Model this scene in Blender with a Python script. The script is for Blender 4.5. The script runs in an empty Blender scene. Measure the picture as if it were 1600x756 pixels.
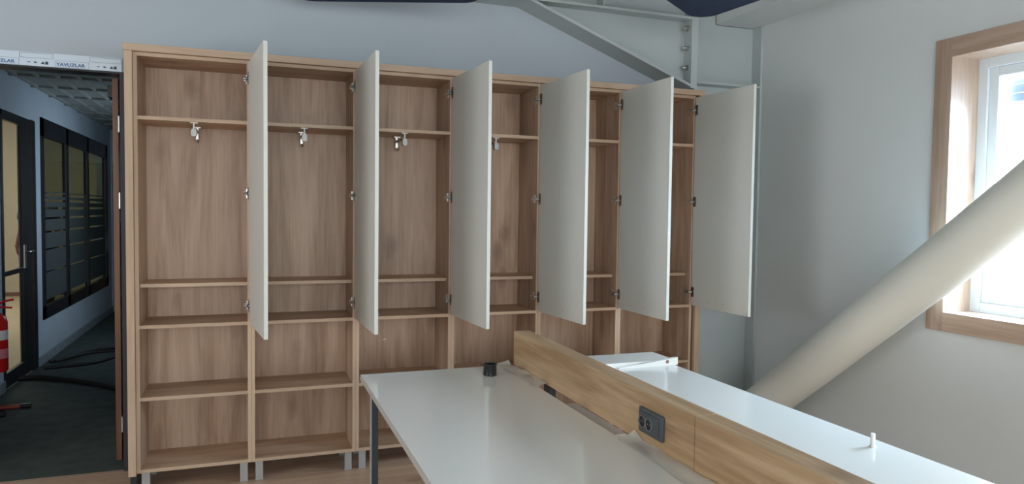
import bpy, bmesh, math, random
from mathutils import Vector, Matrix
random.seed(7)
S = bpy.context.scene
COL = S.collection
PI = math.pi

# ------------------------------------------------------------------ camera
cd = bpy.data.cameras.new('camera'); cam = bpy.data.objects.new('camera', cd); COL.objects.link(cam)
cd.sensor_width = 36.0; cd.lens = 1110.5 * 36 / 1600; cd.clip_start = 0.02; cd.clip_end = 200
YAW, PIT, ROL = 0.35050, -0.04305, 0.01247
F = Vector((math.sin(YAW)*math.cos(PIT), math.cos(YAW)*math.cos(PIT), math.sin(PIT)))
R0 = Vector((math.cos(YAW), -math.sin(YAW), 0)); U0 = R0.cross(F)
RR = R0*math.cos(ROL) + U0*math.sin(ROL); UU = -R0*math.sin(ROL) + U0*math.cos(ROL)
M = Matrix(((RR.x, UU.x, -F.x, 0.5578), (RR.y, UU.y, -F.y, -4.0088), (RR.z, UU.z, -F.z, 1.4667), (0, 0, 0, 1)))
cam.matrix_world = M
S.camera = cam

# ------------------------------------------------------------------ world, exposure
S.view_settings.view_transform = 'Standard'; S.view_settings.look = 'None'
S.view_settings.gamma = 1.0; S.view_settings.use_curve_mapping = False
S.view_settings.exposure = 0.06
W = bpy.data.worlds.new('daylight'); S.world = W; W.use_nodes = True
bg = W.node_tree.nodes['Background']; bg.inputs[0].default_value = (0.80, 0.90, 1.0, 1); bg.inputs[1].default_value = 4.0

def area(name, loc, direction, sx, sy, power, color):
    l = bpy.data.lights.new(name, 'AREA'); l.shape = 'RECTANGLE'; l.size = sx; l.size_y = sy
    l.energy = power; l.color = color
    o = bpy.data.objects.new(name, l); COL.objects.link(o); o.location = loc
    o.rotation_euler = Vector(direction).to_track_quat('-Z', 'Y').to_euler()
    return o
# daylight at the seen side window, then fills added outside three unseen windows
area('daylight_side_window', (5.0, -2.0, 2.45), (-1, 0, -0.62), 1.9, 1.5, 640, (0.60, 0.79, 1.0))
area('added_fill_second_window', (4.32, -4.85, 1.63), (-1, 0.15, -0.15), 1.25, 1.3, 60, (0.80, 0.90, 1.0))  # fill added for a further right-wall window out of view
area('added_fill_rear', (1.0, -7.7, 1.7), (0, 1, 0), 4.4, 1.5, 95, (1.0, 0.96, 0.90))  # fill added behind the camera to brighten the cupboard fronts
area('added_fill_left', (-3.62, -2.6, 1.45), (1, 0.1, -0.1), 2.2, 1.4, 44, (1.0, 0.97, 0.93))  # fill added from the left for door faces and right wall
# ceiling lamps of the adjoining office, and a fill added at an unseen corridor window
area('office_ceiling_lamp', (-2.9, 6.6, 3.3), (0, 0, -1), 1.6, 1.6, 85, (1.0, 0.92, 0.78))

area('added_fill_corridor', (0.38, 4.1, 1.6), (-1, 0, -0.3), 1.0, 0.8, 5, (0.62, 0.82, 1.0))  # fill added to lift the dark corridor, no source seen

# ------------------------------------------------------------------ materials
def new_mat(name):
    m = bpy.data.materials.new(name); m.use_nodes = True
    return m, m.node_tree, m.node_tree.nodes['Principled BSDF']
def plain(name, col, rough=0.5, metal=0.0, spec=0.5, var=0.0, scale=6.0, bump=0.0, bscale=80.0, coat=0.0):
    m, nt, b = new_mat(name)
    b.inputs['Base Color'].default_value = (*col, 1); b.inputs['Roughness'].default_value = rough
    b.inputs['Metallic'].default_value = metal; b.inputs['Specular IOR Level'].default_value = spec
    b.inputs['Coat Weight'].default_value = coat; b.inputs['Coat Roughness'].default_value = 0.05
    geo = nt.nodes.new('ShaderNodeNewGeometry')
    if var > 0:
        n = nt.nodes.new('ShaderNodeTexNoise'); n.inputs['Scale'].default_value = scale; n.inputs['Detail'].default_value = 4
        nt.links.new(geo.outputs['Position'], n.inputs['Vector'])
        r = nt.nodes.new('ShaderNodeValToRGB')
        r.color_ramp.elements[0].position = 0.3; r.color_ramp.elements[1].position = 0.7
        r.color_ramp.elements[0].color = (*[c*(1-var) for c in col], 1); r.color_ramp.elements[1].color = (*[min(1, c*(1+var)) for c in col], 1)
        nt.links.new(n.outputs['Fac'], r.inputs['Fac']); nt.links.new(r.outputs['Color'], b.inputs['Base Color'])
    if bump > 0:
        n2 = nt.nodes.new('ShaderNodeTexNoise'); n2.inputs['Scale'].default_value = bscale; n2.inputs['Detail'].default_value = 3
        nt.links.new(geo.outputs['Position'], n2.inputs['Vector'])
        bp = nt.nodes.new('ShaderNodeBump'); bp.inputs['Strength'].default_value = bump; bp.inputs['Distance'].default_value = 0.002
        nt.links.new(n2.outputs['Fac'], bp.inputs['Height']); nt.links.new(bp.outputs['Normal'], b.inputs['Normal'])
    return m
def wood(name, c_dark, c_mid, c_light, axis='Z', rough=0.45, knots=True, contrast=1.0):
    m, nt, b = new_mat(name); N = nt.nodes; L = nt.links
    geo = N.new('ShaderNodeNewGeometry')
    def mapped(along, across):
        mp = N.new('ShaderNodeMapping')
        mp.inputs['Scale'].default_value = {'X': (along, across, across), 'Y': (across, along, across), 'Z': (across, across, along)}[axis]
        L.new(geo.outputs['Position'], mp.inputs['Vector']); return mp
    def noise(mp, scale, detail, rough=0.6, dist=0.0):
        n = N.new('ShaderNodeTexNoise'); n.inputs['Scale'].default_value = scale; n.inputs['Detail'].default_value = detail
        n.inputs['Roughness'].default_value = rough; n.inputs['Distortion'].default_value = dist
        L.new(mp.outputs['Vector'], n.inputs['Vector']); return n
    n1 = noise(mapped(0.9, 9), 1.0, 6, 0.62, 0.6)
    n2 = noise(mapped(2.5, 60), 1.0, 5, 0.65)
    n3 = noise(mapped(0.5, 3.0), 1.0, 2)
    a = N.new('ShaderNodeMath'); a.operation = 'MULTIPLY_ADD'; a.inputs[1].default_value = 0.32
    L.new(n2.outputs['Fac'], a.inputs[0]); 
    s = N.new('ShaderNodeMath'); s.operation = 'MULTIPLY'; s.inputs[1].default_value = 0.68; L.new(n1.outputs['Fac'], s.inputs[0])
    L.new(s.outputs[0], a.inputs[2])
    r = N.new('ShaderNodeValToRGB'); e = r.color_ramp.elements
    h = 0.13/contrast
    e[0].position = 0.5-h; e[0].color = (*c_dark, 1); e[1].position = 0.5+h; e[1].color = (*c_light, 1)
    e2 = r.color_ramp.elements.new(0.5); e2.color = (*c_mid, 1)
    L.new(a.outputs[0], r.inputs['Fac'])
    out = r.outputs['Color']
    if knots:
        v = N.new('ShaderNodeTexVoronoi'); v.inputs['Scale'].default_value = 1.0; v.inputs['Randomness'].default_value = 1.0
        mk = mapped(2.2, 4.3); nz = noise(mapped(6, 14), 1.0, 3)
        mixv = N.new('ShaderNodeVectorMath'); mixv.operation = 'MULTIPLY_ADD'; mixv.inputs[1].default_value = (0.25,)*3
        L.new(nz.outputs['Color'], mixv.inputs[0]); L.new(mk.outputs['Vector'], mixv.inputs[2]); L.new(mixv.outputs[0], v.inputs['Vector'])
        kr = N.new('ShaderNodeValToRGB'); kr.color_ramp.elements[0].position = 0.05; kr.color_ramp.elements[0].color = (0.55, 0.50, 0.46, 1)
        kr.color_ramp.elements[1].position = 0.21; kr.color_ramp.elements[1].color = (1, 1, 1, 1)
        L.new(v.outputs['Distance'], kr.inputs['Fac'])
        mx = N.new('ShaderNodeMix'); mx.data_type = 'RGBA'; mx.blend_type = 'MULTIPLY'; mx.inputs[0].default_value = 0.75
        L.new(out, mx.inputs[6]); L.new(kr.outputs['Color'], mx.inputs[7]); out = mx.outputs[2]
    # broad board-to-board tint
    tr = N.new('ShaderNodeValToRGB'); tr.color_ramp.elements[0].position = 0.35; tr.color_ramp.elements[0].color = (0.86, 0.84, 0.84, 1)
    tr.color_ramp.elements[1].position = 0.65; tr.color_ramp.elements[1].color = (1.06, 1.05, 1.04, 1)
    L.new(n3.outputs['Fac'], tr.inputs['Fac'])
    m2 = N.new('ShaderNodeMix'); m2.data_type = 'RGBA'; m2.blend_type = 'MULTIPLY'; m2.inputs[0].default_value = 1.0
    L.new(out, m2.inputs[6]); L.new(tr.outputs['Color'], m2.inputs[7]); L.new(m2.outputs[2], b.inputs['Base Color'])
    b.inputs['Roughness'].default_value = rough
    return m
OAK = dict(c_dark=(0.335, 0.212, 0.137), c_mid=(0.475, 0.335, 0.235), c_light=(0.575, 0.43, 0.315))
M_oak_z = wood('oak_laminate_upright', axis='Z', **OAK)
M_oak_x_lit = wood('oak_laminate_lengthwise_lit', (0.38, 0.24, 0.145), (0.51, 0.345, 0.225), (0.61, 0.44, 0.305), 'X')  # same oak lightened, so the lit look of shelf tops is in the colour
M_edge_z = wood('oak_edge_upright', (0.44, 0.31, 0.205), (0.50, 0.365, 0.25), (0.56, 0.42, 0.30), 'Z', 0.45, False)
M_edge_x = wood('oak_edge_lengthwise', (0.44, 0.31, 0.205), (0.50, 0.365, 0.25), (0.56, 0.42, 0.30), 'X', 0.45, False)
M_beam = wood('golden_oak_beam', (0.39, 0.245, 0.125), (0.50, 0.34, 0.19), (0.61, 0.43, 0.265), 'Y', 0.4, True, 1.5)
M_case_y = wood('window_casing_oak', (0.36, 0.255, 0.185), (0.45, 0.33, 0.25), (0.52, 0.40, 0.31), 'Y', 0.4)
M_case_z = wood('window_casing_oak_upright', (0.36, 0.255, 0.185), (0.45, 0.33, 0.25), (0.52, 0.40, 0.31), 'Z', 0.4)
M_brown_door = wood('brown_door_wood', (0.11, 0.045, 0.02), (0.16, 0.07, 0.032), (0.21, 0.10, 0.05), 'Z', 0.4, False)
M_floor = wood('laminate_floor', (0.46, 0.30, 0.195), (0.56, 0.385, 0.26), (0.64, 0.46, 0.325), 'X', 0.4)
M_door_white = plain('white_lacquered_board', (0.67, 0.67, 0.62), 0.42, var=0.015, scale=3)
M_door_edge = plain('cream_edge_band', (0.62, 0.62, 0.56), 0.4)
M_desk = plain('white_gloss_melamine', (0.79, 0.79, 0.74), 0.16, spec=0.5, var=0.012, scale=2, coat=0.25)
M_desk_side = plain('grey_desk_edge_band', (0.50, 0.49, 0.46), 0.4)
M_wall_back = plain('wall_paint_with_blue_light', (0.42, 0.475, 0.52), 0.85, var=0.03, scale=1.3, bump=0.15, bscale=120)  # blue cast of the light is mixed into the back wall colour
M_wall = plain('pale_grey_wall_paint', (0.62, 0.65, 0.645), 0.85, var=0.025, scale=1.1, bump=0.12, bscale=120)
M_wall_corr = plain('corridor_wall_paint', (0.50, 0.60, 0.70), 0.8, var=0.06, scale=2.5, bump=0.3, bscale=40)
M_ceiling = plain('ceiling_white', (0.45, 0.47, 0.47), 0.9, var=0.02)
M_steel = plain('pale_green_painted_steel', (0.45, 0.50, 0.495), 0.5, var=0.02, scale=3, spec=0.4)
M_chrome = plain('chrome', (0.55, 0.55, 0.54), 0.30, 1.0)
M_darkchrome = plain('dark_nickel', (0.22, 0.21, 0.20), 0.35, 1.0)
M_leg = plain('brushed_aluminium', (0.36, 0.36, 0.355), 0.45, 0.5)
M_whiteplastic = plain('white_plastic', (0.82, 0.83, 0.83), 0.35)
M_pvc = plain('white_window_profile', (0.62, 0.66, 0.68), 0.3)
M_black = plain('black_plastic', (0.015, 0.016, 0.018), 0.28)
M_blackframe = plain('black_aluminium_profile', (0.012, 0.015, 0.02), 0.35)
M_deskleg = plain('dark_navy_steel', (0.018, 0.026, 0.042), 0.35)
M_deskleg_lit = plain('painted_lit_leg_side', (0.42, 0.42, 0.38), 0.45)  # pale tone paints the lit left side of the dark legs
M_navy = plain('navy_acoustic_felt', (0.044, 0.060, 0.105), 0.95, spec=0.1, var=0.08, scale=30)
M_roll = plain('cream_foam_sheet', (0.70, 0.705, 0.64), 0.55, var=0.03, scale=2.2)
M_rollcore = plain('cardboard_core', (0.36, 0.26, 0.16), 0.8)
M_socket = plain('anthracite_plastic', (0.065, 0.075, 0.082), 0.35)
M_socket_in = plain('dark_socket_well', (0.012, 0.013, 0.015), 0.4)
M_ring = plain('grey_socket_rim', (0.16, 0.17, 0.18), 0.25)
M_film = plain('crumpled_film', (0.62, 0.60, 0.54), 0.25, spec=0.6)
M_protect = plain('white_profile_tape', (0.60, 0.70, 0.80), 0.4)
M_ink = plain('blue_ink', (0.035, 0.10, 0.28), 0.5)
M_inkdark = plain('dark_ink', (0.03, 0.05, 0.09), 0.5)
M_inkgrey = plain('grey_ink', (0.22, 0.28, 0.36), 0.5)
M_jamb = plain('dark_aubergine_jamb', (0.022, 0.018, 0.028), 0.5)
M_carpet = plain('dark_corridor_carpet', (0.075, 0.095, 0.09), 0.9, spec=0.2, var=0.18, scale=9, bump=0.6, bscale=200)
M_skirt = plain('grey_marble_skirting', (0.30, 0.35, 0.40), 0.35, var=0.25, scale=20)
M_corr_ceil = plain('corridor_ceiling_panel', (0.30, 0.34, 0.33), 0.8, var=0.06, scale=4)
M_office_wall = plain('beige_office_wall', (0.62, 0.57, 0.47), 0.85, var=0.03)
M_office_floor = plain('beige_office_tile', (0.58, 0.50, 0.39), 0.4, var=0.05)
M_redwood = plain('reddish_slat', (0.42, 0.12, 0.06), 0.5)
M_red = plain('red_enamel', (0.55, 0.012, 0.015), 0.25)
M_redtool = plain('dark_red_handle', (0.22, 0.035, 0.025), 0.4)
M_label = plain('paper_label', (0.75, 0.77, 0.78), 0.5)
M_pink = plain('faded_pink_label', (0.62, 0.22, 0.25), 0.5)
M_hose = plain('black_rubber', (0.012, 0.013, 0.014), 0.6)
M_brown = plain('brown_cap', (0.23, 0.12, 0.10), 0.5)
M_skin = plain('skin', (0.33, 0.17, 0.11), 0.5)
M_shirt = plain('dark_shirt', (0.03, 0.04, 0.06), 0.85)
M_trousers = plain('dark_trousers', (0.02, 0.022, 0.03), 0.85)
M_hair = plain('dark_hair', (0.012, 0.01, 0.009), 0.6)
M_shutter = plain('grey_shutter', (0.34, 0.38, 0.42), 0.5)  # plain grey of the roller shutter slats

def glass(name, tint, rough=0.0, refl=1.45):
    m, nt, b = new_mat(name)
    b.inputs['Base Color'].default_value = (*tint, 1); b.inputs['Roughness'].default_value = rough
    b.inputs['Transmission Weight'].default_value = 1.0; b.inputs['IOR'].default_value = refl
    return m
def thin_glass(name, tint, mixfac):      # single-pane glass: tinted transparency with a real reflection
    m = bpy.data.materials.new(name); m.use_nodes = True; nt = m.node_tree; nt.nodes.remove(nt.nodes['Principled BSDF'])
    t = nt.nodes.new('ShaderNodeBsdfTransparent'); t.inputs[0].default_value = (*tint, 1)
    g = nt.nodes.new('ShaderNodeBsdfGlossy'); g.inputs['Roughness'].default_value = 0.03; g.inputs['Color'].default_value = (0.9, 0.95, 1, 1)
    x = nt.nodes.new('ShaderNodeMixShader'); x.inputs[0].default_value = mixfac
    nt.links.new(t.outputs[0], x.inputs[1]); nt.links.new(g.outputs[0], x.inputs[2]); nt.links.new(x.outputs[0], nt.nodes['Material Output'].inputs[0])
    return m
M_glass_clear = thin_glass('clear_window_glass', (0.97, 0.99, 1.0), 0.04)
M_glass_corr = thin_glass('tinted_partition_glass', (0.42, 0.47, 0.43), 0.13)
M_glass_door = thin_glass('clear_door_glass', (0.90, 0.92, 0.90), 0.05)
def frosted(name):
    m = bpy.data.materials.new(name); m.use_nodes = True; nt = m.node_tree; nt.nodes.remove(nt.nodes['Principled BSDF'])
    t = nt.nodes.new('ShaderNodeBsdfTranslucent'); t.inputs[0].default_value = (0.16, 0.19, 0.18, 1)
    d = nt.nodes.new('ShaderNodeBsdfDiffuse'); d.inputs[0].default_value = (0.16, 0.19, 0.20, 1)
    x = nt.nodes.new('ShaderNodeMixShader'); x.inputs[0].default_value = 0.5
    nt.links.new(t.outputs[0], x.inputs[1]); nt.links.new(d.outputs[0], x.inputs[2]); nt.links.new(x.outputs[0], nt.nodes['Material Output'].inputs[0])
    return m
M_frost = frosted('frosted_film')
def translucent_film(name):
    m = bpy.data.materials.new(name); m.use_nodes = True; nt = m.node_tree; b = nt.nodes['Principled BSDF']
    b.inputs['Base Color'].default_value = (0.68, 0.67, 0.62, 1); b.inputs['Roughness'].default_value = 0.22
    t = nt.nodes.new('ShaderNodeBsdfTransparent'); x = nt.nodes.new('ShaderNodeMixShader'); x.inputs[0].default_value = 0.5
    nt.links.new(t.outputs[0], x.inputs[1]); nt.links.new(b.outputs[0], x.inputs[2]); nt.links.new(x.outputs[0], nt.nodes['Material Output'].inputs[0])
    return m
M_clearfilm = translucent_film('clear_protective_film')
# laminate floor with plank seams
def add_seams(m, wx, wy, dark=0.55):
    nt = m.node_tree; b = nt.nodes['Principled BSDF']; src = b.inputs['Base Color'].links[0].from_socket
    geo = nt.nodes.new('ShaderNodeNewGeometry'); br = nt.nodes.new('ShaderNodeTexBrick')
    br.inputs['Scale'].default_value = 1.0; br.inputs['Brick Width'].default_value = wx; br.inputs['Row Height'].default_value = wy
    br.inputs['Mortar Size'].default_value = 0.0025; br.inputs['Color1'].default_value = (1, 1, 1, 1); br.inputs['Color2'].default_value = (0.88, 0.87, 0.86, 1)
    br.inputs['Mortar'].default_value = (dark, dark, dark, 1)
    nt.links.new(geo.outputs['Position'], br.inputs['Vector'])
    mx = nt.nodes.new('ShaderNodeMix'); mx.data_type = 'RGBA'; mx.blend_type = 'MULTIPLY'; mx.inputs[0].default_value = 1
    nt.links.new(src, mx.inputs[6]); nt.links.new(br.outputs['Color'], mx.inputs[7]); nt.links.new(mx.outputs[2], b.inputs['Base Color'])
add_seams(M_floor, 1.2, 0.19)

# ------------------------------------------------------------------ mesh helpers
class MB:
    def __init__(s): s.bm = bmesh.new()
    def box(s, x0, x1, y0, y1, z0, z1):
        v = [s.bm.verts.new((x, y, z)) for x in (x0, x1) for y in (y0, y1) for z in (z0, z1)]
        for f in ((0, 1, 3, 2), (4, 6, 7, 5), (0, 4, 5, 1), (2, 3, 7, 6), (0, 2, 6, 4), (1, 5, 7, 3)):
            s.bm.faces.new([v[i] for i in f])
        return s
    def prism(s, pts, axis, a, b):
        """pts: 2D polygon in the two other axes, extruded from a to b along axis"""
        def P(u, v, w): return {'x': (w, u, v), 'y': (u, w, v), 'z': (u, v, w)}[axis]
        n = len(pts)
        A = [s.bm.verts.new(P(u, v, a)) for u, v in pts]; B = [s.bm.verts.new(P(u, v, b)) for u, v in pts]
        s.bm.faces.new(A); s.bm.faces.new(B[::-1])
        for i in range(n):
            j = (i+1) % n; s.bm.faces.new((A[j], A[i], B[i], B[j]))
        return s
    def tube(s, path, r, n=14, cap=True, r1=None):
        path = [Vector(p) for p in path]; rings = []
        up = None
        for i, p in enumerate(path):
            t = (path[min(i+1, len(path)-1)] - path[max(i-1, 0)]).normalized()
            if up is None:
                up = Vector((0, 0, 1)) if abs(t.z) < 0.9 else Vector((1, 0, 0))
            x = t.cross(up).normalized(); y = x.cross(t).normalized(); up = y
            q = r if r1 is None else r + (r1-r)*i/(len(path)-1)
            rings.append([s.bm.verts.new(p + x*q*math.cos(2*PI*k/n) + y*q*math.sin(2*PI*k/n)) for k in range(n)])
        for a, b in zip(rings, rings[1:]):
            for k in range(n): s.bm.faces.new((a[k], a[(k+1) % n], b[(k+1) % n], b[k]))
        if cap: s.bm.faces.new(rings[0][::-1]); s.bm.faces.new(rings[-1])
        return s
    def lathe(s, c, prof, n=28, axis='z'):
        """prof: list of (r, h) round axis through c"""
        rings = []
        for r, h in prof:
            ring = []
            for k in range(n):
                a = 2*PI*k/n; u, v = r*math.cos(a), r*math.sin(a)
                d = {'z': (u, v, h), 'x': (h, u, v), 'y': (u, h, v)}[axis]
                ring.append(s.bm.verts.new((c[0]+d[0], c[1]+d[1], c[2]+d[2])))
            rings.append(ring)
        for a, b in zip(rings, rings[1:]):
            for k in range(n): s.bm.faces.new((a[k], a[(k+1) % n], b[(k+1) % n], b[k]))
        s.bm.faces.new(rings[0][::-1]); s.bm.faces.new(rings[-1])
        return s
    def grid(s, f, nu, nv):
        g = [[s.bm.verts.new(f(i/nu, j/nv)) for j in range(nv+1)] for i in range(nu+1)]
        for i in range(nu):
            for j in range(nv): s.bm.faces.new((g[i][j], g[i+1][j], g[i+1][j+1], g[i][j+1]))
        return s
    def obj(s, name, mat, parent=None, at=None, bevel=0.0, smooth=False, kind=None):
        """geometry is in world coordinates when parent is an unrotated Empty or at is given"""
        off = Vector(at) if at else (parent.location if parent and parent.parent is None else Vector((0, 0, 0)))
        if parent and parent.parent is not None: off = parent.parent.location + parent.location
        bmesh.ops.recalc_face_normals(s.bm, faces=s.bm.faces)
        me = bpy.data.meshes.new(name); 
        for v in s.bm.verts: v.co -= off
        if smooth:
            for f in s.bm.faces: f.smooth = True
        s.bm.to_mesh(me); s.bm.free(); me.materials.append(mat)
        o = bpy.data.objects.new(name, me); COL.objects.link(o)
        if parent: o.parent = parent
        elif at: o.location = at
        if bevel > 0:
            b = o.modifiers.new('bevel', 'BEVEL'); b.width = bevel; b.segments = 2; b.limit_method = 'ANGLE'; b.angle_limit = 0.7
        if smooth:
            try: me.set_sharp_from_angle(angle=0.7)
            except Exception: pass
        if kind: o['kind'] = kind
        return o
def tag(o, label, cat, group=None):
    o['label'] = label; o['category'] = cat
    if group: o['group'] = group
    return o
def thing(name, loc, label, cat, group=None):
    o = bpy.data.objects.new(name, None); o.empty_display_size = 0.1; COL.objects.link(o); o.location = loc
    bpy.context.view_layer.update()
    return tag(o, label, cat, group)
def struct(name, mb, mat, **k):
    return mb.obj(name, mat, kind='structure', **k)
def kids(o): return [c for c in COL.objects if c.parent == o]
def copy_tree(o, parent=None):
    ch = kids(o); c = o.copy(); COL.objects.link(c)
    if parent: c.parent = parent
    for k in ch: copy_tree(k, c)
    return c
def rounded(pts, r, n=8):
    out = []; m = len(pts)
    for i in range(m):
        p = Vector(pts[i]); a = (Vector(pts[i-1])-p).normalized(); b = (Vector(pts[(i+1) % m])-p).normalized()
        ang = a.angle(b); d = r/math.tan(ang/2); c = p + (a+b).normalized()*(r/math.sin(ang/2))
        s_, e_ = p+a*d-c, p+b*d-c
        tot = s_.angle_signed(e_) if hasattr(s_, 'angle_signed') else s_.angle(e_)
        a0 = math.atan2(s_.y, s_.x); a1 = math.atan2(e_.y, e_.x); da = (a1-a0+PI) % (2*PI) - PI
        for k in range(n+1):
            t = a0+da*k/n; out.append((c.x+r*math.cos(t), c.y+r*math.sin(t)))
    return out

# ------------------------------------------------------------------ room shell
XR = 3.972; XL = -3.4; YB = 0.38; YF = -7.5; H = 3.2
struct('floor', MB().box(XL, XR, YF, YB+0.02, -0.05, 0.0), M_floor)
struct('ceiling', MB().box(XL, XR, YF, YB, H, H+0.05), M_ceiling)
OX0, OX1, OZ = -1.15, -0.105, 2.195      # door opening to the corridor
struct('wall_back', MB().box(XL, OX0, YB, YB+0.15, 0, H).box(OX1, XR+0.25, YB, YB+0.15, 0, H).box(OX0, OX1, YB, YB+0.15, 2.265, H), M_wall_back)
WY0, WY1, WZ0, WZ1 = -1.295, -2.65, 0.962, 2.298
V0, V1 = -4.2, -5.5
wr = MB()
wr.box(XR, XR+0.25, WY0, YB, 0, H).box(XR, XR+0.25, V0, WY1, 0, H).box(XR, XR+0.25, YF, V1, 0, H)
for a, b in ((WY1, WY0), (V1, V0)): wr.box(XR, XR+0.25, a, b, 0, WZ0).box(XR, XR+0.25, a, b, WZ1, H)
struct('wall_right', wr, M_wall)
struct('wall_left', MB().box(XL-0.15, XL, YF, -3.75, 0, H).box(XL-0.15, XL, -1.45, YB, 0, H).box(XL-0.15, XL, -3.75, -1.45, 0, 0.72).box(XL-0.15, XL, -3.75, -1.45, 2.18, H), M_wall)
struct('window_6', MB().box(XL-0.1, XL-0.04, -3.75, -3.69, 0.72, 2.18).box(XL-0.1, XL-0.04, -1.51, -1.45, 0.72, 2.18).box(XL-0.1, XL-0.04, -2.63, -2.57, 0.72, 2.18).box(XL-0.1, XL-0.04, -3.75, -1.45, 0.72, 0.78).box(XL-0.1, XL-0.04, -3.75, -1.45, 2.12, 2.18), M_pvc)  # unseen window added to let the left fill in
struct('wall_front', MB().box(XL, -1.3, YF-0.15, YF, 0, H).box(3.3, XR+0.25, YF-0.15, YF, 0, H).box(-1.3, 3.3, YF-0.15, YF, 0, 0.9).box(-1.3, 3.3, YF-0.15, YF, 2.5, H), M_wall)
# boxed soffit along the eaves
struct('trim_1', MB().box(3.635, XR, YF, 0.27, 2.80, H), M_wall)

def window(n, y0, y1, casing=True):
    # y0 nearer the back wall
    z0, z1 = WZ0, WZ1; c = 0.095; t = 0.012; d = 0.195
    g = MB()
    for a, b in (((y0), (y0+c)), ((y1-c), (y1))): g.box(XR-t, XR, a, b, z0-c, z1+c)
    o = g.obj('window_%d' % n, M_case_z, at=(XR, (y0+y1)/2, z0), kind='structure', bevel=0.002)
    MB().box(XR-t, XR, y1, y0, z1, z1+c).box(XR-t, XR, y1, y0, z0-c, z0).obj('casing', M_case_y, parent=o, bevel=0.002)
    MB().box(XR-t, XR+d, y0-0.004, y0, z0, z1).box(XR-t, XR+d, y1, y1+0.004, z0, z1).box(XR-t, XR+d, y1, y0, z1-0.004, z1).obj('reveal_lining', M_case_z, parent=o)
    MB().box(XR-t, XR+d, y1+0.004, y0-0.004, z0, z0+0.004).obj('sill_board', M_case_y, parent=o)
    x0, x1 = XR+d-0.01, XR+d+0.05
    f = MB(); w = 0.055
    f.box(x0, x1, y0-w, y0, z0, z1).box(x0, x1, y1, y1+w, z0, z1).box(x0, x1, y1+w, y0-w, z0, z0+w).box(x0, x1, y1+w, y0-w, z1-w, z1)
    f.obj('window_frame', M_pvc, parent=o, bevel=0.004)
    s = MB(); w2 = 0.05; a0, a1, b0, b1 = y0-w, y1+w, z0+w, z1-w
    x0s = x0+0.012
    s.box(x0s, x1, a0-w2, a0, b0, b1).box(x0s, x1, a1, a1+w2, b0, b1).box(x0s, x1, a1+w2, a0-w2, b0, b0+w2).box(x0s, x1, a1+w2, a0-w2, b1-w2, b1)
    s.obj('window_sash', M_pvc, parent=o, bevel=0.004)
    MB().box(x0+0.03, x0+0.034, a1+w2, a0-w2, b0+w2, b1-w2).obj('window_pane', M_glass_clear, parent=o)
    sh = MB()
    for k in range(3): sh.box(x1+0.02, x1+0.035, a1+w2, a0-w2, b1-w2-0.045*(k+1)+0.004, b1-w2-0.045*k)
    sh.obj('roller_shutter_slats', M_shutter, parent=o)
    return o
window(1, WY0, WY1)
window(2, V0, V1)  # unseen window added for the second right-wall fill
w3 = MB()
for a in (-1.3, 0.23, 1.76, 3.24): w3.box(a, a+0.06, YF-0.1, YF-0.04, 0.9, 2.5)
w3.box(-1.3, 3.3, YF-0.1, YF-0.04, 0.9, 0.96).box(-1.3, 3.3, YF-0.1, YF-0.04, 2.44, 2.5)
struct('window_3', w3, M_pvc)  # unseen window added in front of the rear fill

# ------------------------------------------------------------------ door opening to the corridor
D = struct('door_1', MB().box(OX1-0.011, -0.0365, 0.373, 0.38, 0.0, OZ).box(OX1-0.011, OX1, 0.385, 0.53, 0.0, OZ).box(OX0, OX0+0.032, 0.385, 0.53, 0.0, OZ), M_jamb)
hf = MB().box(OX0-0.6, OX1, 0.372, 0.53, OZ, 2.266).obj('head_profile', M_protect, parent=D)
MB().box(OX0-0.6, OX1, 0.374, 0.50, OZ-0.010, OZ).obj('painted_shadow_strip', M_blackframe, parent=D)  # black strip put in for the shadow below the head profile
pr = MB()          # outlines printed on the protective tape
for k in range(-2, 2):
    x = -0.41 + k*0.318+0.318
    yy0, yy1 = 0.3712, 0.372
    def rect(x0, x1, z0, z1, w=0.0012):
        pr.box(x0, x1, yy0, yy1, z0, z0+w).box(x0, x1, yy0, yy1, z1-w, z1).box(x0, x0+w, yy0, yy1, z0, z1).box(x1-w, x1, yy0, yy1, z0, z1)
    if x+0.145 < OX1: rect(x-0.006, x+0.150, 2.197, 2.231)
    rect(max(x-0.165, OX0), x-0.012, 2.236, 2.262)
    rect(x+0.153-0.318*0, min(x+0.30, OX1-0.002), 2.236, 2.262) if x+0.153 < OX1-0.03 else None
pr.obj('printed_outline', M_inkgrey, parent=D)
def text_part(body, size, x, z, parent, mat, y=0.3712):
    cu = bpy.data.curves.new('lettering', 'FONT'); cu.body = body; cu.size = size; cu.extrude = 0.0003; cu.align_x = 'LEFT'; cu.offset = 0.0006
    tmp = bpy.data.objects.new('lettering_tmp', cu); COL.objects.link(tmp)
    bpy.context.view_layer.update()
    me = bpy.data.meshes.new_from_object(tmp.evaluated_get(bpy.context.evaluated_depsgraph_get()))
    bpy.data.objects.remove(tmp)
    for v in me.vertices:
        c = v.co.copy(); v.co = (c.x*1.12, -c.z, c.y)
    me.materials.clear(); me.materials.append(mat)
    o = bpy.data.objects.new('printed_lettering', me); COL.objects.link(o); o.parent = parent; o.location = (x, y, z)
    return o
for x in (-0.728, -0.41):
    text_part('YAVUZLAR', 0.0235, x, 2.204, D, M_ink)
ic = MB()
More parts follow.
